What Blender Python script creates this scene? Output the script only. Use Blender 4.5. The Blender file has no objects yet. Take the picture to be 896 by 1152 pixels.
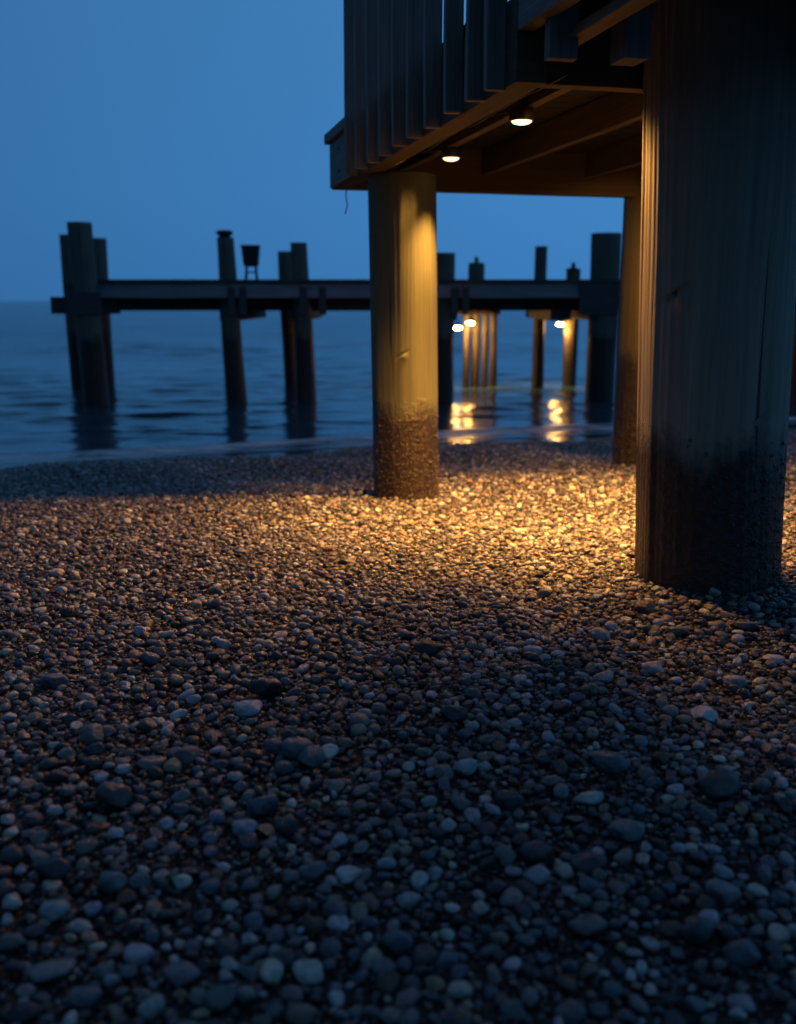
import bpy, bmesh, math, random
import numpy as np
from mathutils import Vector, Matrix, noise as mnoise

random.seed(7)
rng = np.random.default_rng(11)
S = bpy.context.scene
COL = S.collection
R = math.radians

# ------------------------------------------------------------------ helpers
def tag(o, label=None, cat=None, group=None, kind=None):
    if label: o['label'] = label
    if cat: o['category'] = cat
    if group: o['group'] = group
    if kind: o['kind'] = kind
    return o

def empty(name, loc, label, cat, group=None):
    o = bpy.data.objects.new(name, None)
    o.empty_display_size = .1
    COL.objects.link(o)
    o.location = loc
    return tag(o, label, cat, group)

def link_mesh(name, me, mat, parent=None, loc=None):
    o = bpy.data.objects.new(name, me)
    COL.objects.link(o)
    if mat is not None and len(me.materials) == 0:
        me.materials.append(mat)
    if parent is not None:
        o.parent = parent
    if loc is not None:
        o.location = loc
    return o

class MB:
    """collects oriented beams, tubes, lathes (world coordinates) and links them as ONE mesh"""
    def __init__(self):
        self.bm = bmesh.new()
        self.uv = self.bm.loops.layers.uv.new('UVMap')
    def beam(self, p0, p1, w, h, up=(0, 0, 1), bev=.004, seg=1, wob=0.0):
        p0, p1, up = Vector(p0), Vector(p1), Vector(up)
        L = (p1 - p0).length
        ax = (p1 - p0).normalized()
        sd = ax.cross(up).normalized()
        up = sd.cross(ax).normalized()
        b = bmesh.new()
        bmesh.ops.create_cube(b, size=1.0)
        for vv in b.verts:
            vv.co = Vector((vv.co.x * L, vv.co.y * w, vv.co.z * h))
        if seg > 1:
            ed = [e for e in b.edges if abs(e.verts[0].co.x - e.verts[1].co.x) > L * .5]
            bmesh.ops.subdivide_edges(b, edges=ed, cuts=seg - 1)
        if bev:
            ee = [e for e in b.edges if len(e.link_faces) == 2 and e.calc_face_angle(0) > .5]
            bmesh.ops.bevel(b, geom=ee, offset=bev, segments=2, affect='EDGES', profile=.6)
        off = random.random() * 50
        u2 = b.loops.layers.uv.new('UVMap')
        for f in b.faces:
            n = f.normal
            for l in f.loops:
                c = l.vert.co
                if abs(n.x) > .7: l[u2].uv = (off + c.y * .3, off + c.z)
                elif abs(n.y) > abs(n.z): l[u2].uv = (off + c.x, off + c.z)
                else: l[u2].uv = (off + c.x, off + 3 + c.y)
        M = Matrix((ax, sd, up)).transposed()
        mid = (p0 + p1) / 2
        for vv in b.verts:
            c = M @ vv.co + mid
            if wob:
                c += Vector((mnoise.noise(c * 2.3 + Vector((off, 0, 0))), mnoise.noise(c * 2.1 + Vector((0, off, 0))), mnoise.noise(c * 1.9 + Vector((0, 0, off))))) * wob
            vv.co = c
        self.merge(b)
        return self
    def merge(self, b):
        vm = {}
        src = b.loops.layers.uv.active
        for vv in b.verts: vm[vv] = self.bm.verts.new(vv.co)
        for f in b.faces:
            try: nf = self.bm.faces.new([vm[x] for x in f.verts])
            except ValueError: continue
            nf.smooth = f.smooth
            if src:
                for a, c in zip(nf.loops, f.loops): a[self.uv].uv = c[src].uv
        b.free()
    def tube(self, pts, r, n=10, cap=True):
        pts = [Vector(p) for p in pts]
        rs = r if isinstance(r, (list, tuple)) else [r] * len(pts)
        rings = []
        for i, p in enumerate(pts):
            d = (pts[min(i + 1, len(pts) - 1)] - pts[max(i - 1, 0)]).normalized()
            a = d.orthogonal().normalized() if i == 0 else (a0 - d * a0.dot(d)).normalized()
            a0 = a
            c = d.cross(a)
            rings.append([self.bm.verts.new(p + (a * math.cos(2 * math.pi * k / n) + c * math.sin(2 * math.pi * k / n)) * rs[i]) for k in range(n)])
        for A, B in zip(rings, rings[1:]):
            for k in range(n):
                f = self.bm.faces.new((A[k], A[(k + 1) % n], B[(k + 1) % n], B[k])); f.smooth = True
        if cap:
            self.bm.faces.new(rings[0][::-1]); self.bm.faces.new(rings[-1])
        return self
    def lathe(self, c, prof, n=28):
        """prof: list of (r, z) from one end to the other"""
        c = Vector(c); rings = []
        for r, z in prof:
            if r < 1e-6: rings.append([self.bm.verts.new(c + Vector((0, 0, z)))])
            else: rings.append([self.bm.verts.new(c + Vector((r * math.cos(2 * math.pi * k / n), r * math.sin(2 * math.pi * k / n), z))) for k in range(n)])
        for A, B in zip(rings, rings[1:]):
            for k in range(n):
                k2 = (k + 1) % n
                if len(A) == 1: q = (A[0], B[k2], B[k])
                elif len(B) == 1: q = (A[k], A[k2], B[0])
                else: q = (A[k], A[k2], B[k2], B[k])
                f = self.bm.faces.new(q); f.smooth = True
        return self
    def blob(self, c, sx, sy, sz, rot=0, sub=1, nrm=None):
        b = bmesh.new()
        bmesh.ops.create_icosphere(b, subdivisions=sub, radius=1)
        Q = Matrix.Rotation(rot, 3, 'Z')
        if nrm is not None:
            Q = Vector(nrm).to_track_quat('Z', 'Y').to_matrix() @ Q
        for vv in b.verts:
            vv.co = Q @ Vector((vv.co.x * sx, vv.co.y * sy, vv.co.z * sz)) + Vector(c)
        for f in b.faces: f.smooth = True
        self.merge(b)
        return self
    def build(self, name, mat, parent=None):
        bmesh.ops.recalc_face_normals(self.bm, faces=self.bm.faces)
        me = bpy.data.meshes.new(name)
        if parent is not None:
            bmesh.ops.translate(self.bm, verts=self.bm.verts, vec=-parent.location)
        self.bm.to_mesh(me); self.bm.free()
        return link_mesh(name, me, mat, parent)

# ------------------------------------------------------------------ materials
class NT:
    def __init__(self, name):
        self.m = bpy.data.materials.new(name)
        self.m.use_nodes = True
        self.t = self.m.node_tree
        self.b = self.t.nodes['Principled BSDF']
        self.out = self.t.nodes['Material Output']
    def n(self, typ, **kw):
        nd = self.t.nodes.new(typ)
        for k, val in kw.items():
            if k.startswith('i_'):
                key = k[2:]
                key = int(key) if key.isdigit() else key.replace('_', ' ')
                nd.inputs[key].default_value = val
            else: setattr(nd, k, val)
        return nd
    def l(self, a, b): self.t.links.new(a, b)
    def noise(self, vec, scale, detail=4, rough=.55):
        nd = self.n('ShaderNodeTexNoise', i_Scale=scale, i_Detail=detail, i_Roughness=rough)
        if vec is not None: self.l(vec, nd.inputs['Vector'])
        return nd
    def ramp(self, fac, stops):
        nd = self.n('ShaderNodeValToRGB')
        e = nd.color_ramp.elements
        while len(e) < len(stops): e.new(.5)
        for el, (p, c) in zip(e, stops):
            el.position = p
            el.color = (*c, 1) if isinstance(c, tuple) else (c, c, c, 1)
        if fac is not None: self.l(fac, nd.inputs[0])
        return nd
    def mapping(self, vec, scale=(1, 1, 1), loc=(0, 0, 0)):
        nd = self.n('ShaderNodeMapping')
        nd.inputs['Scale'].default_value = scale
        nd.inputs['Location'].default_value = loc
        self.l(vec, nd.inputs['Vector'])
        return nd.outputs[0]
    def mix(self, fac, a, b, blend='MIX'):
        nd = self.n('ShaderNodeMix', data_type='RGBA', blend_type=blend)
        for sock, val in ((nd.inputs[0], fac), (nd.inputs[6], a), (nd.inputs[7], b)):
            if hasattr(val, 'links'): self.l(val, sock)
            elif isinstance(val, tuple): sock.default_value = (*val, 1)
            else: sock.default_value = val
        return nd.outputs[2]
    def math(self, op, a, b=0.0, c=0.0, clamp=False):
        nd = self.n('ShaderNodeMath', operation=op, use_clamp=clamp)
        for i, val in enumerate((a, b, c)):
            if hasattr(val, 'links'): self.l(val, nd.inputs[i])
            else: nd.inputs[i].default_value = val
        return nd.outputs[0]
    def bump(self, h, strength, dist=.01, prev=None):
        nd = self.n('ShaderNodeBump', i_Strength=strength, i_Distance=dist)
        self.l(h, nd.inputs['Height'])
        if prev is not None: self.l(prev, nd.inputs['Normal'])
        return nd.outputs[0]

def mat_piling(name, light, dark, wet_h, gscale=1.0):
    """round treated timber: vertical grain, checks, and a dark wet foot with a ragged top"""
    k = NT(name)
    tc = k.n('ShaderNodeTexCoord').outputs['Object']
    g1 = k.noise(k.mapping(tc, (16 * gscale, 16 * gscale, .55)), 1.0, 8, .62)
    g2 = k.noise(k.mapping(tc, (70 * gscale, 70 * gscale, 1.3), (3, 1, 0)), 1.0, 5, .6)
    bl = k.noise(k.mapping(tc, (2.2, 2.2, 1.4), (7, 2, 0)), 1.0, 4)
    ck = k.noise(k.mapping(tc, (26 * gscale, 26 * gscale, .45), (1, 9, 2)), 1.0, 3, .5)
    crack = k.ramp(ck.outputs[0], [(.0, 1.0), (.30, 1.0), (.345, 0.0), (1, 0.0)]).outputs[0]
    base = k.mix(k.ramp(g1.outputs[0], [(.25, 0.0), (.75, 1.0)]).outputs[0], dark, light)
    base = k.mix(k.ramp(g2.outputs[0], [(.3, .45), (.62, 0.0)]).outputs[0], base, tuple(c * .45 for c in dark))
    base = k.mix(k.ramp(bl.outputs[0], [(.35, 0.0), (.7, .55)]).outputs[0], base, tuple(c * .62 for c in light))
    base = k.mix(crack, base, tuple(c * .16 for c in dark))
    sep = k.n('ShaderNodeSeparateXYZ'); k.l(tc, sep.inputs[0])
    wn = k.noise(k.mapping(tc, (5, 5, 2.2), (4, 4, 4)), 1.0, 5, .65)
    wn2 = k.noise(k.mapping(tc, (40, 40, 30)), 1.0, 4, .7)
    h = k.math('MULTIPLY_ADD', wn.outputs[0], -.34, sep.outputs[2])
    h = k.math('MULTIPLY_ADD', wn2.outputs[0], -.10, h)
    wet = k.n('ShaderNodeMapRange', clamp=True)
    k.l(h, wet.inputs[0])
    wet.inputs[1].default_value = wet_h - .29; wet.inputs[2].default_value = wet_h - .17
    wet.inputs[3].default_value = 1; wet.inputs[4].default_value = 0
    wetc = k.mix(k.ramp(wn2.outputs[0], [(.35, 0.0), (.7, 1.0)]).outputs[0], (.012, .008, .004), (.046, .031, .016))
    k.l(k.mix(wet.outputs[0], base, wetc), k.b.inputs['Base Color'])
    k.l(k.math('MULTIPLY_ADD', wet.outputs[0], -.36, .74), k.b.inputs['Roughness'])
    hh = k.math('MULTIPLY_ADD', crack, -1.2, g1.outputs[0])
    n1 = k.bump(hh, .55, .012)
    n2 = k.bump(g2.outputs[0], .45, .004, n1)
    wb = k.math('MULTIPLY', wet.outputs[0], wn2.outputs[0])
    n3 = k.bump(wb, .8, .02, n2)
    k.l(n3, k.b.inputs['Normal'])
    return k.m

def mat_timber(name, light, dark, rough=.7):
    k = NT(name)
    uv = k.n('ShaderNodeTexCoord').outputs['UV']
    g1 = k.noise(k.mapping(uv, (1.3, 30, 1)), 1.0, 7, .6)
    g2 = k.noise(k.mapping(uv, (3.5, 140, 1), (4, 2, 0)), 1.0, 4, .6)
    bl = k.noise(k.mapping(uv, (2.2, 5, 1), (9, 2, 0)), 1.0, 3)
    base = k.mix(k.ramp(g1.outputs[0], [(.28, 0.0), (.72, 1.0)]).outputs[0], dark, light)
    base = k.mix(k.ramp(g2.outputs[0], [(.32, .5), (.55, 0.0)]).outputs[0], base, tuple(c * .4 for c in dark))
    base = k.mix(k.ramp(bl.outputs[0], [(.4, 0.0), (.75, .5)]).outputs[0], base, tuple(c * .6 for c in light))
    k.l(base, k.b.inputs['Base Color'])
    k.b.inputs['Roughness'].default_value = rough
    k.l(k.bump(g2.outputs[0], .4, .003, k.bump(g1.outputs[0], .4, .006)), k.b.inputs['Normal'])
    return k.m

def mat_plain(name, col, rough=.6, metal=0.0, bumps=0.0):
    k = NT(name)
    tc = k.n('ShaderNodeTexCoord').outputs['Object']
    ns = k.noise(tc, 18, 5)
    k.l(k.mix(ns.outputs[0], tuple(c * .6 for c in col), tuple(min(1, c * 1.35) for c in col)), k.b.inputs['Base Color'])
    k.b.inputs['Roughness'].default_value = rough
    k.b.inputs['Metallic'].default_value = metal
    if bumps: k.l(k.bump(ns.outputs[0], bumps, .01), k.b.inputs['Normal'])
    return k.m

def mat_lamp(name, col, strength):
    k = NT(name)
    k.b.inputs['Base Color'].default_value = (.8, .7, .55, 1)
    k.b.inputs['Emission Color'].default_value = (*col, 1)
    k.b.inputs['Emission Strength'].default_value = strength
    return k.m

WARM = (1.0, .435, .10)
M_PILE = mat_piling('treated_pile_wood', (.150, .160, .082), (.098, .102, .054), .52)
M_PILE_BACK = mat_piling('rear_pile_wood', (.16, .148, .07), (.10, .09, .044), .74)  # slightly browner wood for the rear piling, wet higher up
M_PILE_NEAR = mat_piling('weathered_pile_wood', (.46, .41, .30), (.23, .20, .145), .52, 1.0)
M_PILE_FAR = mat_piling('jetty_pile_wood', (.19, .18, .13), (.10, .094, .07), .95, .8)
M_DECK = mat_timber('deck_timber', (.15, .11, .07), (.075, .052, .032))
M_LIT_SOFFIT = mat_timber('lit_soffit_timber', (.40, .29, .17), (.24, .165, .09))  # deck timber lightened to stand for lamplight on the soffit board
M_JOIST = mat_timber('joist_timber', (.17, .125, .078), (.09, .063, .038))
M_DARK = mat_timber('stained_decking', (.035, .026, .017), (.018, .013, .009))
M_STRINGER = mat_timber('stringer_timber', (.48, .41, .41), (.28, .24, .235))
M_PICKET = mat_timber('railing_timber', (.30, .28, .245), (.15, .135, .115))
M_JETTY = mat_timber('jetty_timber', (.12, .10, .095), (.055, .045, .045))
M_BLACK = mat_plain('black_metal', (.015, .015, .016), .5)
M_HOUSE = mat_plain('lamp_housing_metal', (.10, .085, .06), .4, .6)
M_CABLE = mat_plain('cable_rubber', (.03, .027, .024), .55)
M_BARN = mat_plain('barnacle_shell', (.11, .085, .05), .38, 0, .5)
M_LENS = mat_lamp('lamp_lens', (1.0, .66, .29), 3.4)
M_LENS_FAR = mat_lamp('jetty_lamp_lens', (1.0, .47, .11), 240)

# pebbles: colour comes from each pebble ("pcol"), mottled by a small noise, slightly damp
def mat_pebble():
    k = NT('pebble_stone')
    tc = k.n('ShaderNodeTexCoord').outputs['Object']
    at = k.n('ShaderNodeAttribute', attribute_type='INSTANCER', attribute_name='pcol')
    oi = k.n('ShaderNodeObjectInfo')
    off = k.n('ShaderNodeVectorMath', operation='ADD'); k.l(tc, off.inputs[0])
    sc = k.n('ShaderNodeCombineXYZ')
    for i in range(3): k.l(k.math('MULTIPLY', oi.outputs['Random'], 37.0 + 11 * i), sc.inputs[i])
    k.l(sc.outputs[0], off.inputs[1])
    n1 = k.noise(off.outputs[0], 2.6, 5, .6)
    n2 = k.noise(off.outputs[0], 22, 3, .7)
    v = k.mix(1.0, at.outputs['Color'], k.ramp(n1.outputs[0], [(.28, .62), (.72, 1.32)]).outputs[0], 'MULTIPLY')
    v = k.mix(1.0, v, k.ramp(n2.outputs[0], [(.3, .75), (.7, 1.2)]).outputs[0], 'MULTIPLY')
    k.l(v, k.b.inputs['Base Color'])
    k.l(k.ramp(n1.outputs[0], [(.3, .15), (.7, .40)]).outputs[0], k.b.inputs['Roughness'])
    k.l(k.bump(n2.outputs[0], .25, .02, k.bump(n1.outputs[0], .25, .06)), k.b.inputs['Normal'])
    return k.m
M_PEB = mat_pebble()

def mat_ground():
    k = NT('wet_shaded_grit')
    tc = k.n('ShaderNodeTexCoord').outputs['Object']
    vo = k.n('ShaderNodeTexVoronoi', i_Scale=60.0); k.l(tc, vo.inputs['Vector'])
    vo2 = k.n('ShaderNodeTexVoronoi', i_Scale=170.0); k.l(tc, vo2.inputs['Vector'])
    ns = k.noise(tc, 1.5, 4)
    sep = k.n('ShaderNodeSeparateColor'); k.l(vo.outputs['Color'], sep.inputs[0])
    c = k.ramp(sep.outputs[0], [(0, (.007, .0065, .006)), (.5, (.016, .0145, .013)), (.85, (.034, .031, .028)), (1, (.09, .082, .075))]).outputs[0]  # wet grit colours lowered further to stand for shade between pebbles
    c = k.mix(1.0, c, k.ramp(ns.outputs[0], [(.3, .7), (.7, 1.1)]).outputs[0], 'MULTIPLY')
    k.l(c, k.b.inputs['Base Color'])
    k.b.inputs['Roughness'].default_value = .5
    k.l(k.bump(k.math('MULTIPLY', vo2.outputs['Distance'], -1.0), .8, .006, k.bump(k.math('MULTIPLY', vo.outputs['Distance'], -1.0), 1.0, .015)), k.b.inputs['Normal'])
    return k.m
M_GROUND = mat_ground()

# ------------------------------------------------------------------ terrain
SEA_Z = -.45
NS = (-.342, .940)
def shore_s(x, y): return NS[0] * x + NS[1] * y
def ground_z(x, y):
    """beach: level near the camera, falling towards the water; works on arrays"""
    x = np.asarray(x, float); y = np.asarray(y, float)
    s = shore_s(x, y)
    d = np.clip((s - 3.9) / 5.6, 0, None)
    z = -.45 * np.where(d < 1.25, d ** 1.25, 1.25 ** 1.25 + (d - 1.25) * 1.3)
    z = np.maximum(z, -7.0)
    w = np.exp(-(np.maximum(np.abs(x) - 6, 0) / 12) ** 2)
    z = z + w * (.016 * np.sin(x * 1.9 + y * .7 + .4) + .013 * np.sin(x * .8 - y * 2.1 + 1.2) + .008 * np.sin(3.7 * x + 2.9 * y) - .012)
    z = z + np.clip(-(y + 3) / 40, 0, 1) * 1.2          # rises gently behind the camera
    return z

def grid_mesh(name, xs, ys, zf, uvs=False):
    X, Y = np.meshgrid(xs, ys)
    Z = zf(X, Y)
    n, m = X.shape
    co = np.stack([X, Y, Z], -1).reshape(-1, 3)
    idx = np.arange(n * m).reshape(n, m)
    q = np.stack([idx[:-1, :-1], idx[:-1, 1:], idx[1:, 1:], idx[1:, :-1]], -1).reshape(-1, 4)
    me = bpy.data.meshes.new(name)
    me.vertices.add(len(co)); me.vertices.foreach_set('co', co.ravel())
    me.loops.add(q.size); me.loops.foreach_set('vertex_index', q.ravel())
    me.polygons.add(len(q)); me.polygons.foreach_set('loop_start', np.arange(0, q.size, 4))
    me.polygons.foreach_set('use_smooth', np.ones(len(q), bool))
    me.update(calc_edges=True)
    return me

def spread(lo, hi, step, far, grow=1.25):
    a = list(np.arange(lo, hi + 1e-6, step)); s = step
    while a[-1] < far: s *= grow; a.append(a[-1] + s)
    s = step; b = [a[0]]
    while b[-1] > -far: s *= grow; b.append(b[-1] - s)
    return np.array(b[1:][::-1] + a)

g = link_mesh('beach_ground', grid_mesh('beach_ground', spread(-6, 7, .06, 1500), np.concatenate([-np.geomspace(1500, 1.0, 34)[:-1], np.arange(-1, 12, .06), np.arange(12, 60, 2.0)]), ground_z), M_GROUND)
tag(g, 'wet grit of the beach under the pebbles, darkened for the shade between them', 'beach', kind='structure')

# ------------------------------------------------------------------ sea
def sea_z(X, Y):
    rs = np.random.default_rng(5)
    s = shore_s(X, Y)
    Z = np.zeros_like(X)
    amp_d = np.clip((s - 9.4) / 2.5, 0.12, 1) * np.exp(-np.clip(Y - 20, 0, None) / 60)
    for i in range(34):
        lam = math.exp(rs.uniform(math.log(.24), math.log(2.2)))
        a = rs.normal(math.pi / 2 + .22, .30 if lam > .8 else .38)
        kx, ky = math.cos(a) * 2 * math.pi / lam, math.sin(a) * 2 * math.pi / lam
        ph = rs.uniform(0, 6.28)
        A = .0037 * lam ** .85
        fade = (1.3 if lam < .7 else 1.0) * np.clip(lam / (.045 * np.maximum(np.abs(Y), 6) * .55), 0, 1)
        Z += A * fade * np.sin(kx * X + ky * Y + ph + .6 * np.sin(.35 * X + .5 * Y + ph))
    # low swell lines and a last lip running up the shingle
    Z = Z * amp_d * (.65 + .5 * np.sin(.31 * X + .9) * np.sin(.43 * Y + .3 * X))
    Z += .022 * np.exp(-((s - 10.15 - .16 * np.sin(1.1 * X)) / .13) ** 2) * (.6 + .4 * np.sin(.8 * X + 1))
    Z += .02 * np.exp(-((s - 11.5 - .2 * np.sin(.7 * X + 2)) / .2) ** 2)
    Z += .012 * np.exp(-((s - 9.62 - .05 * np.sin(2.1 * X + 1)) / .06) ** 2)
    return SEA_Z + Z
ys = [7.0]
while ys[-1] < 4500:
    y = ys[-1]; ys.append(y + (.05 if y < 16 else .05 * (y / 16) ** 1.9 if y < 60 else y * .08))
def mat_sea():
    k = NT('sea_water')
    geo = k.n('ShaderNodeNewGeometry').outputs['Position']
    sep = k.n('ShaderNodeSeparateXYZ'); k.l(geo, sep.inputs[0])
    s = k.math('ADD', k.math('MULTIPLY', sep.outputs[0], NS[0]), k.math('MULTIPLY', sep.outputs[1], NS[1]))
    w = k.noise(k.mapping(geo, (1.1, 1.1, 1)), 1.0, 4)
    w2 = k.noise(k.mapping(geo, (3.2, 15, 1)), 1.0, 6, .7)
    # foam: a ragged wash line near the edge
    d = k.math('ADD', s, k.math('MULTIPLY_ADD', w.outputs[0], .9, -.45))
    line = k.n('ShaderNodeMapRange', interpolation_type='SMOOTHSTEP'); k.l(k.math('ABSOLUTE', k.math('SUBTRACT', d, 10.02)), line.inputs[0])
    line.inputs[1].default_value = .0; line.inputs[2].default_value = .34; line.inputs[3].default_value = 1; line.inputs[4].default_value = 0
    line2 = k.n('ShaderNodeMapRange', interpolation_type='SMOOTHSTEP'); k.l(k.math('ABSOLUTE', k.math('SUBTRACT', s, 9.62)), line2.inputs[0])
    line2.inputs[1].default_value = .0; line2.inputs[2].default_value = .12; line2.inputs[3].default_value = .7; line2.inputs[4].default_value = 0
    fm = k.math('MULTIPLY', k.math('MAXIMUM', line.outputs[0], line2.outputs[0]), k.ramp(w2.outputs[0], [(.34, 0.0), (.56, 1.0)]).outputs[0], clamp=True)
    k.l(k.mix(fm, (.035, .068, .095), (.85, .82, .82)), k.b.inputs['Base Color'])
    k.l(k.math('MULTIPLY_ADD', fm, .6, .13), k.b.inputs['Roughness'])
    k.b.inputs['IOR'].default_value = 1.333
    b1 = k.noise(k.mapping(geo, (2.2, 9.0, 1)), 1.0, 5, .6)
    b2 = k.noise(k.mapping(geo, (.35, .9, 1)), 1.0, 5, .6)
    # smoother in the lee of the shore, choppier farther out
    ch = k.n('ShaderNodeMapRange', interpolation_type='SMOOTHSTEP'); k.l(s, ch.inputs[0])
    ch.inputs[1].default_value = 10; ch.inputs[2].default_value = 70; ch.inputs[3].default_value = .16; ch.inputs[4].default_value = .95
    n_b2 = k.n('ShaderNodeBump', i_Distance=.28); k.l(b2.outputs[0], n_b2.inputs['Height']); k.l(ch.outputs[0], n_b2.inputs['Strength'])
    n_b1 = k.n('ShaderNodeBump', i_Distance=.05); k.l(b1.outputs[0], n_b1.inputs['Height']); k.l(ch.outputs[0], n_b1.inputs['Strength']); k.l(n_b2.outputs[0], n_b1.inputs['Normal'])
    k.l(n_b1.outputs[0], k.b.inputs['Normal'])
    return k.m
sea = link_mesh('sea', grid_mesh('sea', spread(-8, 9, .06, 4500, 1.2), np.array(ys), sea_z), mat_sea())
tag(sea, 'calm blue sea at dusk with small ripples', 'sea', kind='structure')

# ------------------------------------------------------------------ pilings
def piling_mesh(name, r, h, lean=(0, 0), nseg=140, nz=220, knots=(), rough=1.0, z0=-.4, flare=0.0, seed=0, taper=0.0):
    """round timber with grain ridges, checks and knots, axis from z0 to h"""
    th = np.linspace(0, 2 * np.pi, nseg, endpoint=False)
    zz = np.concatenate([np.linspace(z0, h, nz)])
    rs = np.random.default_rng(seed)
    T, Z = np.meshgrid(th, zz)
    rad = np.full_like(T, r)
    for i in range(26):
        f = int(rs.integers(6, 64)); p = rs.uniform(0, 6.28); kz = rs.uniform(.4, 2.2)
        rad += rough * .0021 / (1 + f * .035) * np.sin(f * T + p + .5 * np.sin(kz * Z + p)) * (.6 + .4 * np.sin(kz * 1.7 * Z + 2 * p))
    for i in range(5):
        rad += rough * .004 * np.sin(rs.uniform(1, 3) * Z + rs.uniform(0, 6.28) + rs.integers(1, 3) * T)
    for i in range(int(16 * rough)):                       # drying checks: long narrow grooves
        t0 = rs.uniform(0, 6.28); zc = rs.uniform(.2, h); ln = rs.uniform(.2, .7); wd = rs.uniform(.012, .03)
        dt = (T - t0 - .05 * np.sin(3 * Z + i) + np.pi) % (2 * np.pi) - np.pi
        rad -= rough * .0045 * np.exp(-(dt / wd) ** 2) * np.clip(1 - ((Z - zc) / ln) ** 2, 0, 1)
    for (kt, kz, sz, ht) in knots:
        dt = ((T - kt + np.pi) % (2 * np.pi) - np.pi) * r; dz = Z - kz
        d2 = (dt / sz) ** 2 + (dz / (sz * 1.2)) ** 2
        rad += ht * np.exp(-d2) - ht * 1.5 * np.exp(-(((dz - .9 * sz - .55 * dt) / (sz * .38)) ** 2 + ((dt + .7 * sz) / (sz * 1.5)) ** 2))
    rad *= 1 + flare * np.exp(-np.clip(Z, 0, None) / .5) - taper * Z
    cx = lean[0] * Z; cy = lean[1] * Z
    co = np.stack([cx + rad * np.cos(T), cy + rad * np.sin(T), Z], -1).reshape(-1, 3)
    n = len(zz); idx = np.arange(n * nseg).reshape(n, nseg)
    q = np.stack([idx[:-1], np.roll(idx, -1, 1)[:-1], np.roll(idx, -1, 1)[1:], idx[1:]], -1).reshape(-1, 4)
    top = len(co); co = np.vstack([co, [[lean[0] * h, lean[1] * h, h + .006]]])
    tri = [(int(idx[-1, i]), int(idx[-1, (i + 1) % nseg]), top) for i in range(nseg)]
    me = bpy.data.meshes.new(name)
    me.from_pydata([tuple(c) for c in co], [], [tuple(int(a) for a in x) for x in q] + tri)
    me.polygons.foreach_set('use_smooth', [True] * len(q) + [False] * nseg)
    me.update()
    return me

def barnacles(parent, r, lean, zmax, n, seed, size=(.004, .011), arc=(0, 2 * np.pi)):
    rs = random.Random(seed); mb = MB()
    L = parent.location
    for i in range(n):
        t = rs.uniform(*arc); z = zmax * rs.random() ** 1.5 + .01
        if rs.random() < (z / zmax) ** 2 * .7: continue
        s = rs.uniform(*size) * (1.5 if rs.random() < .08 else 1)
        nrm = (math.cos(t), math.sin(t), .1)
        c = L + Vector((lean[0] * z + r * math.cos(t), lean[1] * z + r * math.sin(t), z))
        mb.blob(c, s, s * rs.uniform(.7, 1), s * .65, rs.uniform(0, 6), 1, nrm)
    o = mb.build('barnacles', M_BARN, parent)
    o['kind'] = 'stuff'
    return o

def gz(x, y): return float(ground_z(x, y))

near = link_mesh('timber_piling', piling_mesh('timber_piling', .256, 2.75, (-.036, 0), 480, 420, ((R(-132), 1.02, .032, .018), (R(-62), .6, .03, .010)), .65, flare=.03, seed=3), M_PILE_NEAR, loc=(1.158, 3.60, gz(1.158, 3.6)))
tag(near, 'thickest timber piling, dark weathered trunk with a gold-lit edge and black wet foot', 'piling', 'timber pilings carrying the deck')
barnacles(near, .258, (-.036, 0), .55, 700, 4, (.0025, .007))
mid = link_mesh('timber_piling', piling_mesh('timber_piling', .181, 1.74, (-.016, 0), 180, 320, ((R(-92), .80, .017, .006),), .25, seed=8), M_PILE, loc=(.048, 5.54, gz(.048, 5.54)))
tag(mid, 'timber piling lit golden by the deck lamp, with a knot and a brown barnacled foot', 'piling', 'timber pilings carrying the deck')
barnacles(mid, .183, (-.016, 0), .46, 2200, 5, (.0014, .0052))
third = link_mesh('timber_piling', piling_mesh('timber_piling', .186, 1.86, (.0, 0), 140, 220, (), .4, seed=12), M_PILE_BACK, loc=(1.665, 6.78, gz(1.665, 6.78)))
tag(third, 'brown timber piling at the seaward edge of the deck, half hidden behind the thickest piling', 'piling', 'timber pilings carrying the deck')
barnacles(third, .188, (0, 0), .45, 1300, 6, (.0015, .005))

# ------------------------------------------------------------------ deck frame: t = towards the camera, v = across
A14 = R(14)
P0 = Vector((-.388, 6.228, 0)); U = Vector((-math.sin(A14), math.cos(A14), 0)); V = Vector((math.cos(A14), math.sin(A14), 0))
def D(t, v, z): p = P0 - U * t + V * v; return Vector((p.x, p.y, z))
deck = empty('wooden_deck', (.9, 5.0, 1.65), 'low timber deck on pilings with lamps under its joists', 'deck')
VW = 2.42
MB().beam(D(.05, .05, 1.775), D(3.085, .05, 1.775), .10, .25, seg=12, wob=.004).build('rim_beam', M_DECK, deck)
MB().beam(D(.05, VW - .05, 1.775), D(3.085, VW - .05, 1.775), .10, .25, seg=12, wob=.004).build('rim_beam', M_DECK, deck)
MB().beam(D(.0, 0, 1.775), D(.0, VW, 1.775), .094, .25, seg=10, wob=.003).build('end_beam', M_DECK, deck)
MB().beam(D(2.755, .102, 1.806), D(2.755, .66, 1.806), .066, .19, seg=6, wob=.003).build('header_beam', M_DECK, deck)
MB().beam(D(2.755, 1.05, 1.806), D(2.755, VW - .102, 1.806), .066, .19, seg=6, wob=.003).build('header_beam', M_DECK, deck)
for vj in (.405, .94, 1.62, 2.20):
    MB().beam(D(.05, vj, 1.825), D(2.718, vj, 1.825), .046, .148, seg=10, wob=.004).build('joist', M_JOIST, deck)
m = MB(); t = .04
while t < 2.80:
    m.beam(D(t, .010, 1.927), D(t, VW + .03, 1.927), .135, .05, bev=.006, seg=3, wob=.002); t += .142
m.build('decking', M_DARK, deck)
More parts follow.
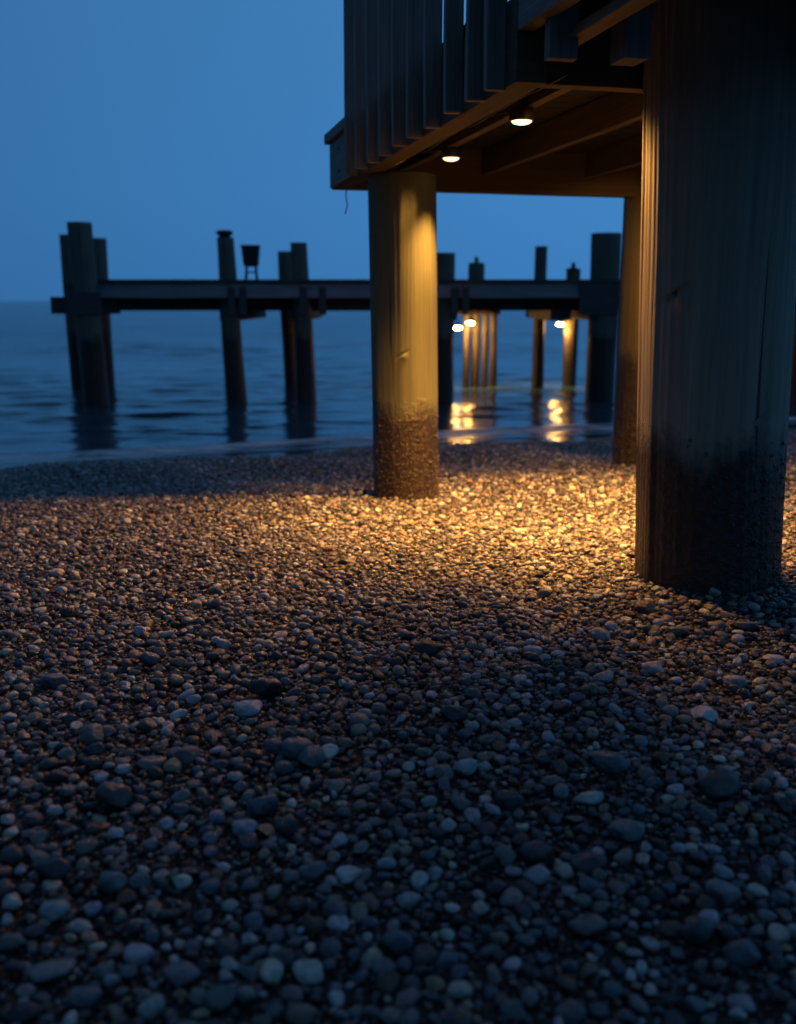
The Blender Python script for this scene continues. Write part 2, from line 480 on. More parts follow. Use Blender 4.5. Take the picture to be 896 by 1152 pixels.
MB().beam(D(-.05, -.018, 1.935), D(.66, -.018, 1.935), .05, .056, bev=.006, seg=4, wob=.002).build('edge_trim', M_PICKET, deck)
MB().beam(D(-.0, -.010, 1.778), D(.66, -.010, 1.778), .018, .246, bev=.003, seg=4, wob=.002).build('fascia_board', M_PICKET, deck)
for t in (.30, .52):
    for z in (1.72, 1.84):
        MB().blob(D(t, -.019, z), .008, .004, .008, 0, 2).build('bolt', M_BLACK, deck)

rail = empty('deck_railing', D(1.8, -.03, 1.68), 'tall railing of upright timber pickets along the deck side', 'railing')
for i in range(10):
    t = .70 + .264 * i - .004 * i + random.uniform(-.008, .008)
    if i == 9: t = 2.965
    MB().beam(D(t, -.027, 1.647 + random.uniform(-.002, .004)), D(t + random.uniform(-.006, .006), -.027, 2.98), .036, .066, up=V, bev=.004, seg=6, wob=.004).build('picket', M_PICKET, rail)
MB().beam(D(.62, .024, 2.90), D(3.05, .024, 2.90), .045, .09, seg=6).build('top_rail', M_PICKET, rail)
MB().beam(D(.62, -.0, 3.0), D(3.05, -.0, 3.0), .14, .036, seg=6).build('hand_rail', M_PICKET, rail)

up = empty('upper_landing', (.9, 3.0, 1.8), 'upper timber landing whose beams overhang the front of the deck', 'landing')
MB().beam(D(2.80, .026, 2.036), D(3.09, .026, 2.036), .055, .04).build('packing_strip', M_DECK, up)
MB().beam(D(3.095, .026, 1.925), D(4.35, .026, 1.925), .055, .265, seg=6, wob=.003).build('side_beam', M_PICKET, up)
MB().beam(D(3.092, .135, 1.755), D(4.30, .135, 1.755), .062, .03, seg=6, wob=.002).build('soffit_board', M_LIT_SOFFIT, up)
MB().beam(D(3.235, .082, 1.684), D(3.235, .082, 2.09), .042, .09, up=V).build('hanger_post', M_PICKET, up)
MB().beam(D(3.285, .275, 1.678), D(3.285, .275, 2.09), .10, .078, up=V).build('hanger_post', M_PICKET, up)
MB().beam(D(2.815, .12, 2.0), D(2.815, .66, 2.0), .05, .2).build('ledger', M_DECK, up)
MB().beam(D(2.62, 1.165, 1.90), D(4.30, 1.165, 1.90), .085, .27, seg=8, wob=.003).build('side_beam', M_DECK, up)
MB().beam(D(2.62, 2.3, 1.90), D(4.30, 2.3, 1.90), .085, .27, seg=8, wob=.003).build('side_beam', M_DECK, up)
for vj in (.62, 1.7):
    MB().beam(D(3.16, vj, 1.99), D(4.28, vj, 1.99), .045, .12).build('joist', M_DECK, up)
m = MB(); t = 2.90
while t < 4.38:
    m.beam(D(t, -.02, 2.085), D(t, 2.4, 2.085), .135, .04, bev=.006); t += .142
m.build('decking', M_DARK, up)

# ------------------------------------------------------------------ deck lamps
def spot(name, loc, power, size, blend, parent, soft=.03, aim=None):
    ld = bpy.data.lights.new(name, 'SPOT')
    ld.energy = power; ld.color = WARM; ld.spot_size = R(size); ld.spot_blend = blend; ld.shadow_soft_size = soft
    o = bpy.data.objects.new(name, ld); COL.objects.link(o)
    o.parent = parent; o.location = Vector(loc) - parent.location
    if aim is not None: o.rotation_euler = Vector(aim).to_track_quat('-Z', 'Y').to_euler()
    return o
def deck_light(t, v, z, label, beams):
    p = D(t, v, z)
    e = empty('deck_light', p, label, 'lamp', 'round lamps under the deck joists')
    MB().lathe(p, [(0, .052), (.046, .052), (.050, .046), (.050, .010), (.047, .004), (.041, .004), (.041, .02), (0, .02)]).build('lamp_housing', M_HOUSE, e)
    MB().lathe(p, [(0, .018), (.040, .014), (.040, .002), (.033, -.004), (.018, -.008), (0, -.009)]).build('lens', M_LENS, e)
    for power, size, blend, aim in beams:
        spot('lamp_and_fill_spot', p + Vector((0, 0, -.014)), power, size, blend, e, aim=aim)  # first spot is the lamp's throw, any further ones are added fill
    return e
deck_light(1.06, .412, 1.699, 'glowing lamp under the joist, the one nearest the golden piling', [(320, 93, .75, (.12, -.16, -1)), (430, 86, .9, (-.95, -.75, -1.0))])  # second spot added to light the ground left of the golden piling
deck_light(2.155, .373, 1.698, 'glowing lamp under the joist, the one nearest the deck header', [(600, 102, 1.0, (.17, .33, -1)), (150, 112, .35, (.85, -.2, -.72)), (10, 160, 1.0, (-.4, -.2, -1))])  # later spots added for the thick piling's edge and the foreground
deck_light(1.55, 1.62, 1.698, 'glowing lamp under a joist, hidden behind the thickest piling', [(700, 96, 1.0, (-.42, -.16, -1)), (170, 110, .8, (0, .8, -.9))])  # second spot added to light the piling at the seaward edge

cb = MB()
pts = []
for i in range(28):
    t = .25 + i * .1
    pts.append(D(t, .24 + .012 * math.sin(i * .9), 1.735 - .022 * abs(math.sin(i * .42))))
cb.tube(pts, .005, 8)
for t in (1.06, 2.155):
    cb.tube([D(t - .1, .245, 1.73), D(t - .04, .30, 1.738), D(t, .345, 1.735)], .004, 8)
tag(cb.build('power_cable', M_CABLE, None), 'thin cable slung under the deck from lamp to lamp', 'cable')
hc = MB(); hc.tube([D(.1, .06, 1.655), D(.1, .058, 1.60), D(.105, .065, 1.55), D(.10, .052, 1.50)], .0035, 6)
tag(hc.build('loose_cord', M_CABLE, None), 'short loose cord dangling from the deck corner', 'cord')

# ------------------------------------------------------------------ jetty in the water
jetty = empty('jetty', (-.5, 15.8, 1.0), 'low dark timber jetty standing in the sea', 'jetty')
XL, XR = -4.28, 5.9
m = MB(); x = XL
while x < XR:
    m.beam((x, 14.27 + random.uniform(-.015, .015), 1.262), (x, 17.35, 1.262), .19, .05, bev=.006); x += .198
m.build('decking', M_JETTY, jetty)
for xa, xb in ((XL, -2.20), (-2.195, -1.20), (-1.195, .85), (.855, 2.95), (2.955, XR)):
    MB().beam((xa, 14.36, 1.133), (xb, 14.36, 1.133), .08, .20, seg=4, wob=.008).build('stringer', M_STRINGER, jetty)
MB().beam((XL, 17.2, 1.13), (XR, 17.2, 1.13), .08, .2).build('stringer', M_STRINGER, jetty)
MB().beam((XL + .05, 15.1, .952), (XR, 15.1, .952), .16, .2, seg=6, wob=.01).build('inner_beam', M_JETTY, jetty)
MB().beam((XL + .05, 16.5, .952), (XR, 16.5, .952), .16, .2, seg=6, wob=.01).build('inner_beam', M_JETTY, jetty)
for x in (-2.42, -1.45, .7, 2.35, 2.95):
    MB().beam((x, 14.62, .79), (x, 17.5, .79), .30, .15).build('cross_beam', M_JETTY, jetty)
MB().beam((.93, 17.2, .83), (1.72, 17.2, .83), .3, .13, wob=.005, seg=3).build('cross_beam', M_JETTY, jetty)
MB().beam((-4.96, 14.62, .93), (-4.02, 14.62, .93), .2, .24, wob=.006, seg=3).build('cross_beam', M_JETTY, jetty)
MB().beam((-4.76, 14.62, 1.15), (-4.62, 14.62, 1.15), .2, .17, wob=.006, seg=2).build('packing_block', M_JETTY, jetty)
MB().beam((-4.55, 13.955, .96), (-4.08, 13.955, .96), .05, .30, wob=.006, seg=3).build('packing_block', M_JETTY, jetty)
for x in (-2.34, -2.18, -1.33, -1.06, .80, .95):
    MB().beam((x, 14.305, 1.18), (x, 14.305, .80), .03, .10, up=(1, 0, 0)).build('cleat', M_JETTY, jetty)
MB().beam((2.55, 14.30, 1.01), (3.1, 14.30, 1.01), .05, .42, wob=.006, seg=3).build('packing_block', M_JETTY, jetty)

JG = 'round pilings of the jetty'
def jpile(x, y, r, top, label, lean=(0, 0), cap=None, sides=40, mat=None, taper=.01):
    o = link_mesh('jetty_piling', piling_mesh('jetty_piling', r, top - SEA_Z, lean, sides, 60, (), .6, z0=-1.4, seed=int(abs(x * 31 + y * 7)) + 1, taper=taper), mat or M_PILE_FAR, loc=(x, y, SEA_Z))
    tag(o, label, 'piling', JG)
    if cap:
        h = top - SEA_Z
        c = Vector((x + lean[0] * h, y + lean[1] * h, top))
        if cap == 'collar': MB().lathe(c, [(r * .6, -.01), (r * .55, .03), (r * .8, .05), (r * .8, .085), (r * .5, .10), (0, .105)], 20).build('post_cap', M_BLACK, o)
        elif cap == 'head': MB().lathe(c, [(.13, -.42), (.14, -.40), (.138, .0), (.11, .02), (.035, .03), (.03, .06), (.042, .08), (.03, .115), (0, .12)], 24).build('post_cap', M_PILE_FAR, o)
        else: MB().lathe(c, [(r * 1.02, -.02), (r * 1.02, .02), (r * .5, .035), (r * .28, .05), (r * .3, .09), (r * .2, .125), (0, .13)], 20).build('post_cap', M_BLACK, o)
    return o
jpile(-4.27, 14.12, .172, 2.04, 'stoutest jetty piling, front one of the trio at the far end of the jetty', (-.032, 0))
jpile(-5.27, 16.62, .155, 2.035, 'jetty piling behind the stoutest one, at the outermost end of the jetty', (-.012, 0))
jpile(-4.90, 16.80, .14, 1.99, 'thinner jetty piling behind the stoutest one, on its deck side', (.0, 0))
jpile(-2.36, 14.62, .15, 1.87, 'jetty piling with a small black cap, beside the black box on the deck', (-.042, 0), 'collar', taper=.09)
jpile(-1.34, 14.62, .145, 1.80, 'flat-topped jetty piling, the taller of a close pair', (-.03, 0), taper=.085)
jpile(-1.83, 17.3, .13, 1.805, 'flat-topped jetty piling, the shorter of a close pair', (-.03, 0))
jpile(-2.86, 17.3, .14, 1.0, 'jetty piling below the deck, right behind the black-capped piling')
jpile(.655, 14.64, .16, 1.66, 'jetty piling just showing beside the golden deck piling')
jpile(2.93, 14.50, .215, 1.92, 'broad jetty piling beside the brown deck piling')
jpile(1.325, 17.30, .075, 1.60, 'jetty piling with a broad pointed cap above the pair of lit lamps', cap='head')
jpile(1.165, 17.15, .058, .80, 'slim lamplit jetty piling, outermost of the lit cluster')
jpile(1.485, 17.2, .058, .80, 'slim lamplit jetty piling at the shoreward side of the capped one')
jpile(1.615, 17.05, .06, .80, 'dark slim jetty piling at the shoreward end of the lit cluster')
jpile(2.36, 16.93, .10, 1.87, 'slender jetty piling standing alone between the two lit clusters')
jpile(2.96, 17.3, .12, 1.50, 'jetty piling lit brightly by the single lamp, with a pointed cap', cap='finial')
jpile(5.86, 14.5, .20, 2.0, 'jetty piling at the shoreward end of the jetty, behind the thickest piling')

def jetty_light(x, y, z, label, power):
    p = Vector((x, y, z))
    e = empty('jetty_light', p, label, 'lamp', 'lamps under the jetty')
    MB().lathe(p, [(0, .10), (.025, .10), (.025, .05), (.075, .045), (.08, .03), (.06, .028), (0, .028)], 20).build('lamp_housing', M_HOUSE, e)
    MB().lathe(p, [(.045, .027), (.062, .004), (.054, -.010), (.03, -.018), (0, -.019)], 20).build('lens', M_LENS_FAR, e)
    ld = bpy.data.lights.new('lamp_glow', 'SPOT'); ld.energy = power; ld.color = (1.0, .54, .15); ld.shadow_soft_size = .05
    ld.spot_size = R(140); ld.spot_blend = 1.0
    o = bpy.data.objects.new('lamp_glow', ld); COL.objects.link(o); o.parent = e; o.location = (0, 0, -.06)
    o.rotation_euler = Vector((.1, .62, -1)).to_track_quat('-Z', 'Y').to_euler()
    return e
jetty_light(.99, 16.75, .55, 'lower of two lamps glowing close together under the jetty', 60)
jetty_light(1.20, 16.85, .625, 'upper of two lamps glowing close together under the jetty', 60)
jetty_light(2.74, 17.10, .60, 'single lamp glowing under the jetty beside a bright piling', 90)

bx = empty('black_box', (-2.22, 15.5, 1.287), 'black tapered box on a spindly metal stand on the jetty deck', 'box')
m = MB(); c = Vector((-2.22, 15.5, 1.287))
b = bmesh.new(); bmesh.ops.create_cube(b, size=1)
for vv in b.verts:
    k_ = 1.06 if vv.co.z > 0 else .86
    vv.co = Vector((vv.co.x * .25 * k_, vv.co.y * .2 * k_, vv.co.z * .30)) + c + Vector((0, 0, .36))
bmesh.ops.bevel(b, geom=b.edges[:], offset=.02, segments=2, affect='EDGES')
m.merge(b); m.build('box_body', M_BLACK, bx)
MB().beam(c + Vector((-.137, 0, .51)), c + Vector((.137, 0, .51)), .22, .03).build('box_lid', M_BLACK, bx)
m = MB()
for sx in (-1, 1):
    for sy in (-1, 1):
        m.tube([c + Vector((sx * .07, sy * .06, .27)), c + Vector((sx * .075, sy * .065, .12)), c + Vector((sx * .085, sy * .08, 0))], .012, 6)
m.tube([c + Vector((-.075, -.065, .13)), c + Vector((.075, -.065, .13))], .009, 6)
m.tube([c + Vector((-.075, .065, .13)), c + Vector((.075, .065, .13))], .009, 6)
m.build('stand', M_BLACK, bx)

# ------------------------------------------------------------------ camera
CAMH = 1.0; TILT = R(12); F = 35.0
cam = bpy.data.cameras.new('camera'); co = bpy.data.objects.new('camera', cam); COL.objects.link(co)
co.location = (0, 0, CAMH); co.rotation_euler = (R(90) - TILT, 0, 0)
cam.lens = F; cam.sensor_width = 36; cam.clip_end = 9000; cam.clip_start = .05
cam.dof.use_dof = True; cam.dof.focus_distance = 3.1; cam.dof.aperture_fstop = 2.2
S.camera = co

# ------------------------------------------------------------------ pebbles
PAL = {  # name: (albedo, weight)
    'charcoal': ((.022, .022, .024), 2.2), 'dark grey': ((.05, .05, .052), 3.2), 'dark brown': ((.055, .038, .026), 2.0),
    'slate grey': ((.085, .10, .115), 2.4), 'mid grey': ((.14, .14, .14), 2.4), 'warm grey': ((.17, .145, .12), 1.8),
    'tan': ((.26, .19, .12), 1.0), 'reddish': ((.15, .095, .075), .7), 'pale grey': ((.33, .33, .33), 1.2), 'cream': ((.44, .40, .33), .6)}
PN = list(PAL); PC = np.array([PAL[k][0] for k in PN]); PW = np.array([PAL[k][1] for k in PN]); PW /= PW.sum()

def pebble_mesh(i, sub):
    rs = random.Random(100 + i)
    b = bmesh.new(); bmesh.ops.create_icosphere(b, subdivisions=sub, radius=.5)
    o1 = Vector((rs.uniform(0, 50), rs.uniform(0, 50), rs.uniform(0, 50)))
    e = rs.uniform(2.0, 2.7); amp = rs.uniform(.10, .24)
    for vv in b.verts:
        d = vv.co.normalized()
        k = (abs(d.x) ** e + abs(d.y) ** e + abs(d.z) ** e) ** (-1 / e)
        r_ = .5 * k * (1 + amp * mnoise.noise(d * 1.1 + o1) + .05 * mnoise.noise(d * 2.6 + o1))
        vv.co = d * r_
        vv.co.x *= 1 + .18 * d.y
    if i % 3 != 0:                                   # worn flats and old breaks
        for _ in range(rs.randint(2, 5)):
            nn = Vector((rs.gauss(0, 1), rs.gauss(0, 1), rs.gauss(0, .8))).normalized(); lim = rs.uniform(.30, .42)
            for vv in b.verts:
                ex = vv.co.dot(nn) - lim
                if ex > 0: vv.co -= nn * ex * .85
    for f in b.faces: f.smooth = True
    me = bpy.data.meshes.new('pebble'); b.to_mesh(me); b.free()
    me.materials.append(M_PEB)
    return me
NV = 15
peb_hi = [pebble_mesh(i, 4) for i in range(NV)]
peb_lo = [pebble_mesh(i, 3) for i in range(NV)]
pc = bpy.data.collections.new('pebble_kinds')
for i, me in enumerate(peb_lo):
    pc.objects.link(bpy.data.objects.new('pebble_kind_%02d' % i, me))

def half_w(y): return .44 * y + 1.1
def throw(n_per_m2, y0, y1, dlo, dhi, cell, occupied, sep, skew=1.6):
    """dart throwing against everything already placed"""
    out = []
    area = (half_w(y0) + half_w(y1)) * (y1 - y0)
    N = int(n_per_m2 * area)
    yy = np.sqrt(rng.uniform(0, 1, N) * ((y1 + 2.5) ** 2 - (y0 + 2.5) ** 2) + (y0 + 2.5) ** 2) - 2.5
    xx = rng.uniform(-1, 1, N) * (half_w(yy))
    dd = dlo + (dhi - dlo) * rng.uniform(0, 1, N) ** skew
    for x, y, d in zip(xx, yy, dd):
        ci, cj = int(x // cell), int(y // cell); ok = True
        if sep > 0:
            for i in (-1, 0, 1):
                for j in (-1, 0, 1):
                    for (a, b_, e) in occupied.get((ci + i, cj + j), ()):
                        if (a - x) ** 2 + (b_ - y) ** 2 < (sep * .5 * (d + e)) ** 2: ok = False; break
                    if not ok: break
                if not ok: break
        if ok:
            out.append((x, y, d)); occupied.setdefault((ci, cj), []).append((x, y, d))
    return out

def at_ground(px, py):
    """a pixel of the 896x1152 photograph -> the point of the beach it shows"""
    f = 1120.0
    dx, dy = (px - 448) / f, -(py - 576) / f
    d = Vector((dx, math.cos(TILT) + dy * math.sin(TILT), -math.sin(TILT) + dy * math.cos(TILT)))
    t = .5
    for _ in range(40):
        p = Vector((0, 0, CAMH)) + d * t
        t += (p.z - gz(p.x, p.y)) / (-d.z) * .9
    return p.x, p.y, t

# the pebbles that stand out in the photograph: pixel, width in pixels, colour, height ratio, words
NOTABLE = [
 (688, 865, 48, 'slate grey', .62, 'slate-blue boulder-smooth pebble, largest of the shingle below the thickest piling'),
 (523, 872, 32, 'pale grey', .72, 'round pale pebble just below the middle of the pebble field, ringed by black gravel'),
 (573, 908, 38, 'dark grey', .66, 'dark round pebble beside a white oval one in the mid shingle'),
 (662, 903, 40, 'pale grey', .45, 'flat pale oval pebble just in front of the slate-blue boulder-smooth one'),
 (297, 915, 38, 'slate grey', .7, 'rounded slate pebble in front of the touching pair of grey pebbles'),
 (334, 850, 36, 'mid grey', .8, 'upright grey pebble touching a darker twin'),
 (350, 860, 34, 'mid grey', .62, 'grey pebble leaning on its paler upright twin'),
 (300, 784, 38, 'charcoal', .68, 'blackest large round pebble in the shingle before the golden piling'),
 (62, 772, 34, 'slate grey', .6, 'blue-grey flat-topped pebble near the edge of the lamplight'),
 (129, 908, 42, 'dark grey', .75, 'dark egg-shaped pebble tipped on its side'),
 (275, 937, 30, 'pale grey', .66, 'small pale round pebble under the rounded slate pebble'),
 (280, 803, 34, 'pale grey', .42, 'flat pale disc of a pebble in front of the blackest one'),
 (792, 808, 36, 'pale grey', .5, 'white sloping pebble in front of the shadow of the thickest piling'),
 (735, 757, 30, 'pale grey', .5, 'light oval pebble midway between two other light ones below the thickest piling'),
 (680, 766, 30, 'cream', .48, 'cream flattened pebble below the lamplit patch'),
 (677, 720, 28, 'pale grey', .62, 'pale loaf-shaped pebble just out of the lamplight'),
 (447, 1070, 38, 'slate grey', .78, 'blurred round blue pebble close to the camera'),
 (807, 894, 50, 'dark grey', .6, 'long dark double-humped pebble near the frame edge'),
 (836, 1080, 52, 'slate grey', .6, 'big blurred blue-grey pebble in the near corner'),
 (660, 1048, 46, 'mid grey', .45, 'tilted flat grey slab of a pebble close to the camera'),
 (602, 966, 40, 'dark grey', .6, 'dark dome-shaped pebble half sunk in gravel'),
 (156, 1082, 38, 'pale grey', .8, 'blurred pale pebble standing up near the camera'),
 (204, 1101, 44, 'mid grey', .55, 'blurred grey pebble lying flat beside a pale upright one'),
 (250, 1131, 44, 'mid grey', .75, 'large blurred grey pebble nearest to the camera'),
 (58, 1096, 58, 'mid grey', .22, 'thin grey sliver of stone lying slanted, close to the camera'),
 (94, 1126, 40, 'slate grey', .5, 'blurred flat slate pebble under the thin sliver'),
 (478, 734, 30, 'charcoal', .66, 'black round pebble at the lower fringe of the lamplight'),
 (209, 857, 32, 'warm grey', .75, 'brownish-grey round pebble with one warm-lit side'),
 (168, 747, 30, 'slate grey', .55, 'wedge-shaped blue pebble at the fringe of the lamplight'),
 (105, 838, 32, 'mid grey', .85, 'tall grey pebble leaning to one side in the dark shingle'),
 (169, 862, 40, 'mid grey', .45, 'long leaning grey pebble in the dark shingle'),
 (65, 648, 20, 'cream', .6, 'bright cream pebble alone in the dim brown shingle'),
 (598, 735, 24, 'pale grey', .5, 'pale small pebble above the flattened cream one'),
 (870, 745, 28, 'pale grey', .4, 'light flat pebble at the frame edge below the piling shadow'),
 (828, 772, 26, 'pale grey', .7, 'round light pebble above the white sloping one'),
 (762, 715, 26, 'warm grey', .55, 'warm grey pebble just in front of the thickest piling'),
 (840, 708, 28, 'mid grey', .5, 'grey pebble at the edge of the shadow beside the thickest piling'),
 (726, 690, 26, 'reddish', .6, 'brown rounded pebble at the front foot of the thickest piling'),
 (705, 943, 44, 'mid grey', .5, 'grey slab-like pebble in the blurred shingle'),
 (785, 1060, 40, 'dark grey', .8, 'dark upright pebble of a blurred pair'),
 (815, 1010, 46, 'mid grey', .5, 'blurred grey pebble with a dark hollow beside it'),
 (660, 975, 42, 'dark grey', .5, 'dark flat pebble beneath the slab-like grey one'),
 (60, 985, 40, 'dark grey', .7, 'dark blurred pebble in the near shingle, away from the lamp'),
 (322, 938, 30, 'dark grey', .7, 'dark pebble beside the small pale round one'),
 (127, 1003, 38, 'mid grey', .65, 'rounded grey pebble in the blurred near shingle'),
 (350, 988, 34, 'slate grey', .6, 'slate pebble with a faintly warm side, blurred'),
 (510, 810, 34, 'dark grey', .6, 'dark pebble in the gravel beyond the round pale one'),
]
occ = {}
CELL = .065
items = []      # x, y, d, flat, colour index, words
for (px, py, w, colr, fl, words) in NOTABLE:
    x, y, t = at_ground(px, py)
    d = w / 1120 * t * .92
    items.append((x, y, d, fl, PN.index(colr), words))
    occ.setdefault((int(x // CELL), int(y // CELL)), []).append((x, y, d))
def keep(lst):
    for (x, y, d) in lst: items.append((x, y, d, None, None, None))
keep(throw(14, .7, 4.8, .038, .056, CELL, occ, .98, 1.7))
keep(throw(1200, .7, 3.4, .025, .045, CELL, occ, .84, 1.5))
keep(throw(1100, 3.4, 4.8, .022, .040, CELL, occ, .86, 1.5))
keep(throw(320, 4.8, 9.9, .024, .042, CELL, occ, .92, 1.6))
keep(throw(4600, .7, 4.8, .012, .025, CELL, occ, .78, 1.2))
keep(throw(3200, 4.8, 9.9, .013, .026, CELL, occ, .82, 1.5))
keep(throw(4200, .7, 4.8, .006, .011, CELL, occ, .74, 1.2))
N = len(items)
X = np.array([i[0] for i in items]); Y = np.array([i[1] for i in items]); DM = np.array([i[2] for i in items])
ci = np.array([(i[4] if i[4] is not None else -1) for i in items])
rc = rng.choice(len(PN), N, p=PW); PWB = PW * np.array([.7, 1, .6, 1.3, 1.6, 1.2, .9, .7, 1.8, 1.5]); PWB /= PWB.sum()
rc = np.where(DM > .02, rng.choice(len(PN), N, p=PWB), rc); CI = np.where(ci < 0, rc, ci)
FL = np.array([(i[3] if i[3] is not None else np.nan) for i in items]); FL = np.where(np.isnan(FL), rng.uniform(.37, .76, N), FL)
EL = rng.uniform(.58, .96, N)
G = ground_z(X, Y)
ok = shore_s(X, Y) < 10.3
for o, r_ in ((near, .25), (mid, .165), (third, .17)):
    ok &= ((X - o.location.x) ** 2 + (Y - o.location.y) ** 2) > r_ ** 2
lift = np.where(DM > .016, rng.uniform(.16, .46, N), rng.uniform(.05, .5, N))
Zp = G + DM * FL * lift + np.where(DM < .012, .002, 0) + .002
ROT = np.stack([rng.normal(0, .17, N), rng.normal(0, .17, N), rng.uniform(0, 6.283, N)], -1)
notable = np.arange(N) < len(NOTABLE)
ROT[notable, 2] = rng.normal(0, .35, notable.sum())
SCL = np.stack([DM, DM * EL, DM * FL], -1)
VAR = rng.integers(0, NV, N)
LUM = rng.uniform(.75, 1.25, N)[:, None] * (1 + rng.normal(0, .05, (N, 3)))
CLR = np.clip(PC[CI] * 1.2 * LUM, .008, .7)
CLR[DM < .011] *= .5  # finest gravel darkened, shade between the pebbles put into its colour

# projected size, to single out the ~300 that show largest
ct, st = math.cos(TILT), math.sin(TILT)
dep = Y * ct - (Zp - CAMH) * st
PX = 448 + 1120 * X / dep; PY = 576 - 1120 * (Y * st + (Zp - CAMH) * ct) / dep
show = DM * np.sqrt(FL) / dep * 1120
vis = ok & (PX > 4) & (PX < 892) & (PY < 1146) & (PY > 480)
vis &= ~((PX > 712) & (PX < 890) & (PY < 655) & (Y > 3.5))
rank = np.where(vis, show + np.where(notable, 1e3, 0), -1)
big = np.argsort(-rank)[:300]
is_big = np.zeros(N, bool); is_big[big] = True

def size_word(s): return 'large' if s > 34 else 'medium-sized' if s > 25 else 'small'
def shape_word(fl, el): return 'flat' if fl < .53 else ('round' if fl > .70 and el > .8 else 'oval' if el > .78 else 'elongated')
def dir_word(dx, dy):
    a = math.atan2(dy, dx) % (2 * math.pi)
    return ['right of', 'behind and right of', 'straight behind', 'behind and left of', 'left of', 'in front and left of', 'straight in front of', 'in front and right of'][int((a + math.pi / 8) // (math.pi / 4)) % 8]
SHORT = {0: 'the slate-blue boulder-smooth pebble', 1: 'the round pale pebble', 5: 'the touching grey pair', 7: 'the blackest pebble', 12: 'the white sloping pebble',
         24: 'the thin grey sliver', 16: 'the blurred blue pebble', 19: 'the tilted grey slab', 8: 'the flat-topped blue-grey pebble', 14: 'the cream pebble', 9: 'the dark egg pebble', 18: 'the blue-grey corner pebble', 20: 'the sunken dome pebble', 23: 'the nearest grey pebble', 26: 'the black fringe pebble', 28: 'the wedge-shaped pebble', 17: 'the double-humped pebble'}
used = {}
PG = 'larger pebbles on the beach'
order = sorted(big.tolist(), key=lambda i: -rank[i])
for i in order:
    if i < len(NOTABLE): lab = NOTABLE[i][5]
    else:
        nb = sorted(SHORT, key=lambda k: (PX[k] - PX[i]) ** 2 + (1.6 * (PY[k] - PY[i])) ** 2)
        lab = None
        base = '%s %s %s pebble' % (size_word(show[i]), PN[CI[i]], shape_word(FL[i], EL[i]))
        for k in nb[:3]:
            c_ = base + ' ' + dir_word(PX[i] - PX[k], -(PY[i] - PY[k]) * 1.6) + ' ' + SHORT[k]
            if c_ not in used: lab = c_; break
        if lab is None:
            k = nb[0]; px_ = math.hypot(PX[i] - PX[k], 1.6 * (PY[i] - PY[k]))
            lab = base + ' ' + dir_word(PX[i] - PX[k], -(PY[i] - PY[k]) * 1.6) + ' ' + SHORT[k] + (', close by' if px_ < 60 else ', farther off')
    used[lab] = used.get(lab, 0) + 1
    o = link_mesh('pebble', peb_hi[int(VAR[i])], None)
    o.location = (X[i], Y[i], Zp[i]); o.rotation_euler = tuple(ROT[i]); o.scale = tuple(SCL[i])
    o['pcol'] = [float(c) for c in CLR[i]]
    tag(o, lab, 'pebble', PG)

sel = ok & ~is_big
n = int(sel.sum())
me = bpy.data.meshes.new('pebbles')
me.vertices.add(n)
me.vertices.foreach_set('co', np.stack([X, Y, Zp], -1)[sel].astype(np.float32).ravel())
def attr(nm, typ, key, arr): me.attributes.new(nm, typ, 'POINT').data.foreach_set(key, arr.ravel())
attr('rot', 'FLOAT_VECTOR', 'vector', ROT[sel].astype(np.float32))
attr('scl', 'FLOAT_VECTOR', 'vector', SCL[sel].astype(np.float32))
attr('kindex', 'INT', 'value', VAR[sel].astype(np.int32))
attr('pcol', 'FLOAT_COLOR', 'color', np.concatenate([CLR, np.ones((N, 1))], 1)[sel].astype(np.float32))
pob = link_mesh('pebbles', me, M_PEB)
tag(pob, 'small rounded pebbles and gravel covering the whole beach', 'pebbles', kind='stuff')
ng = bpy.data.node_groups.new('scatter_pebbles', 'GeometryNodeTree')
ng.interface.new_socket('Geometry', in_out='INPUT', socket_type='NodeSocketGeometry')
ng.interface.new_socket('Geometry', in_out='OUTPUT', socket_type='NodeSocketGeometry')
def gn(t, **kw):
    nd = ng.nodes.new(t)
    for k, v_ in kw.items(): setattr(nd, k, v_)
    return nd
gi, go = gn('NodeGroupInput'), gn('NodeGroupOutput')
iop, cinf = gn('GeometryNodeInstanceOnPoints'), gn('GeometryNodeCollectionInfo')
cinf.inputs['Collection'].default_value = pc
cinf.inputs['Separate Children'].default_value = True
cinf.inputs['Reset Children'].default_value = True
iop.inputs['Pick Instance'].default_value = True
def named(nm, dt):
    a = gn('GeometryNodeInputNamedAttribute', data_type=dt); a.inputs['Name'].default_value = nm
    return next(o_ for o_ in a.outputs if o_.enabled)
e2r = gn('FunctionNodeEulerToRotation')
L_ = ng.links.new
L_(gi.outputs[0], iop.inputs['Points']); L_(cinf.outputs[0], iop.inputs['Instance'])
L_(named('kindex', 'INT'), iop.inputs['Instance Index'])
L_(named('rot', 'FLOAT_VECTOR'), e2r.inputs[0]); L_(e2r.outputs[0], iop.inputs['Rotation'])
L_(named('scl', 'FLOAT_VECTOR'), iop.inputs['Scale'])
L_(iop.outputs[0], go.inputs[0])
pob.modifiers.new('scatter', 'NODES').node_group = ng
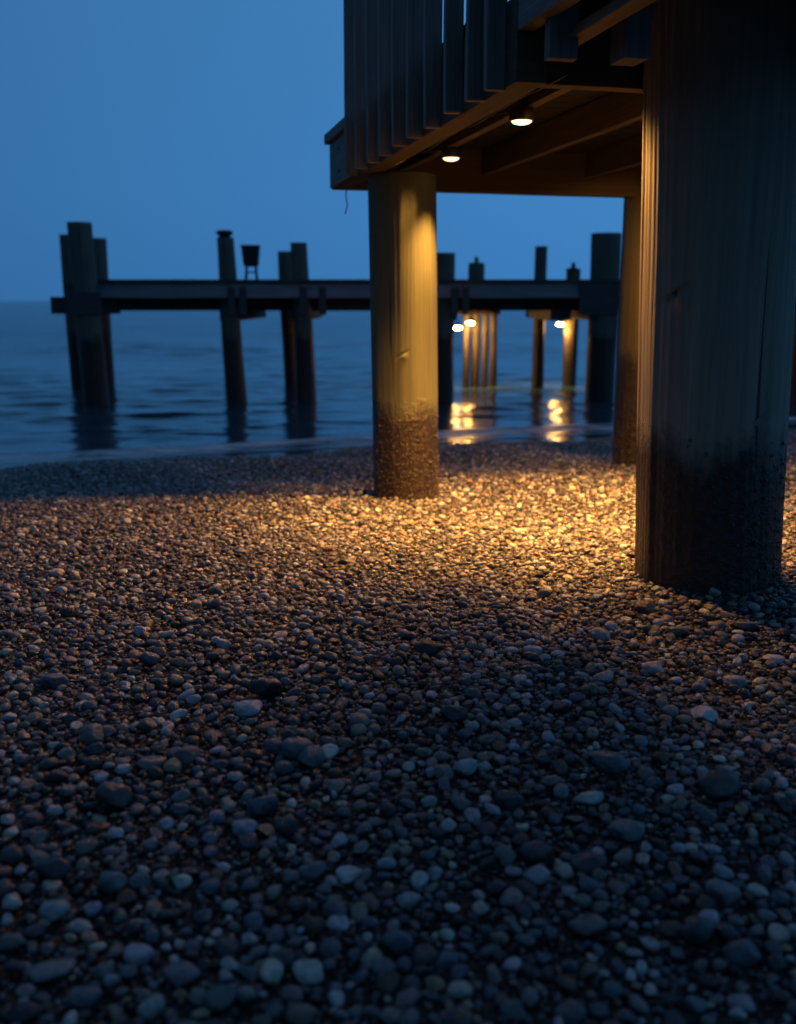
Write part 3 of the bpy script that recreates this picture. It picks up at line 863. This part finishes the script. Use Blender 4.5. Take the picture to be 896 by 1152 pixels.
print('pebbles', N, 'instanced', n, 'dup labels', sum(1 for v_ in used.values() if v_ > 1))

# ------------------------------------------------------------------ dusk sky
W = bpy.data.worlds.new('World'); S.world = W; W.use_nodes = True
t = W.node_tree; bg = t.nodes['Background']
tc = t.nodes.new('ShaderNodeTexCoord'); sp = t.nodes.new('ShaderNodeSeparateXYZ')
t.links.new(tc.outputs['Generated'], sp.inputs[0])
rp = t.nodes.new('ShaderNodeValToRGB')
el = rp.color_ramp.elements
while len(el) < 5: el.new(.5)
for e_, (p, c) in zip(el, [(0, (.040, .178, .440)), (.10, (.046, .197, .475)), (.26, (.048, .200, .465)), (.55, (.034, .110, .25)), (1, (.062, .122, .235))]):
    e_.position = p; e_.color = (*c, 1)
t.links.new(sp.outputs[2], rp.inputs[0])
def wm(op, a, b, clamp=False):
    nd = t.nodes.new('ShaderNodeMath'); nd.operation = op; nd.use_clamp = clamp
    for i_, v_ in enumerate((a, b)):
        if hasattr(v_, 'links'): t.links.new(v_, nd.inputs[i_])
        else: nd.inputs[i_].default_value = v_
    return nd.outputs[0]
# brighter seaward, a little brighter to the right, darker landward
fy = wm('ADD', wm('MULTIPLY', sp.outputs[1], .28), .74)
fx = wm('ADD', wm('MULTIPLY', sp.outputs[0], .5), 1.0)
fac = wm('MAXIMUM', wm('MULTIPLY', fy, fx), .22)
vm = t.nodes.new('ShaderNodeVectorMath'); vm.operation = 'SCALE'
t.links.new(rp.outputs[0], vm.inputs[0]); t.links.new(fac, vm.inputs['Scale'])
t.links.new(vm.outputs[0], bg.inputs[0]); bg.inputs[1].default_value = 1.0

# ------------------------------------------------------------------ render
S.view_settings.view_transform = 'Standard'; S.view_settings.look = 'None'
S.view_settings.exposure = 0; S.view_settings.gamma = 1
S.render.engine = 'CYCLES'
S.cycles.use_denoising = True
S.cycles.sample_clamp_indirect = 30
S.cycles.max_bounces = 6; S.cycles.diffuse_bounces = 3; S.cycles.glossy_bounces = 3
S.cycles.caustics_reflective = False; S.cycles.caustics_refractive = False
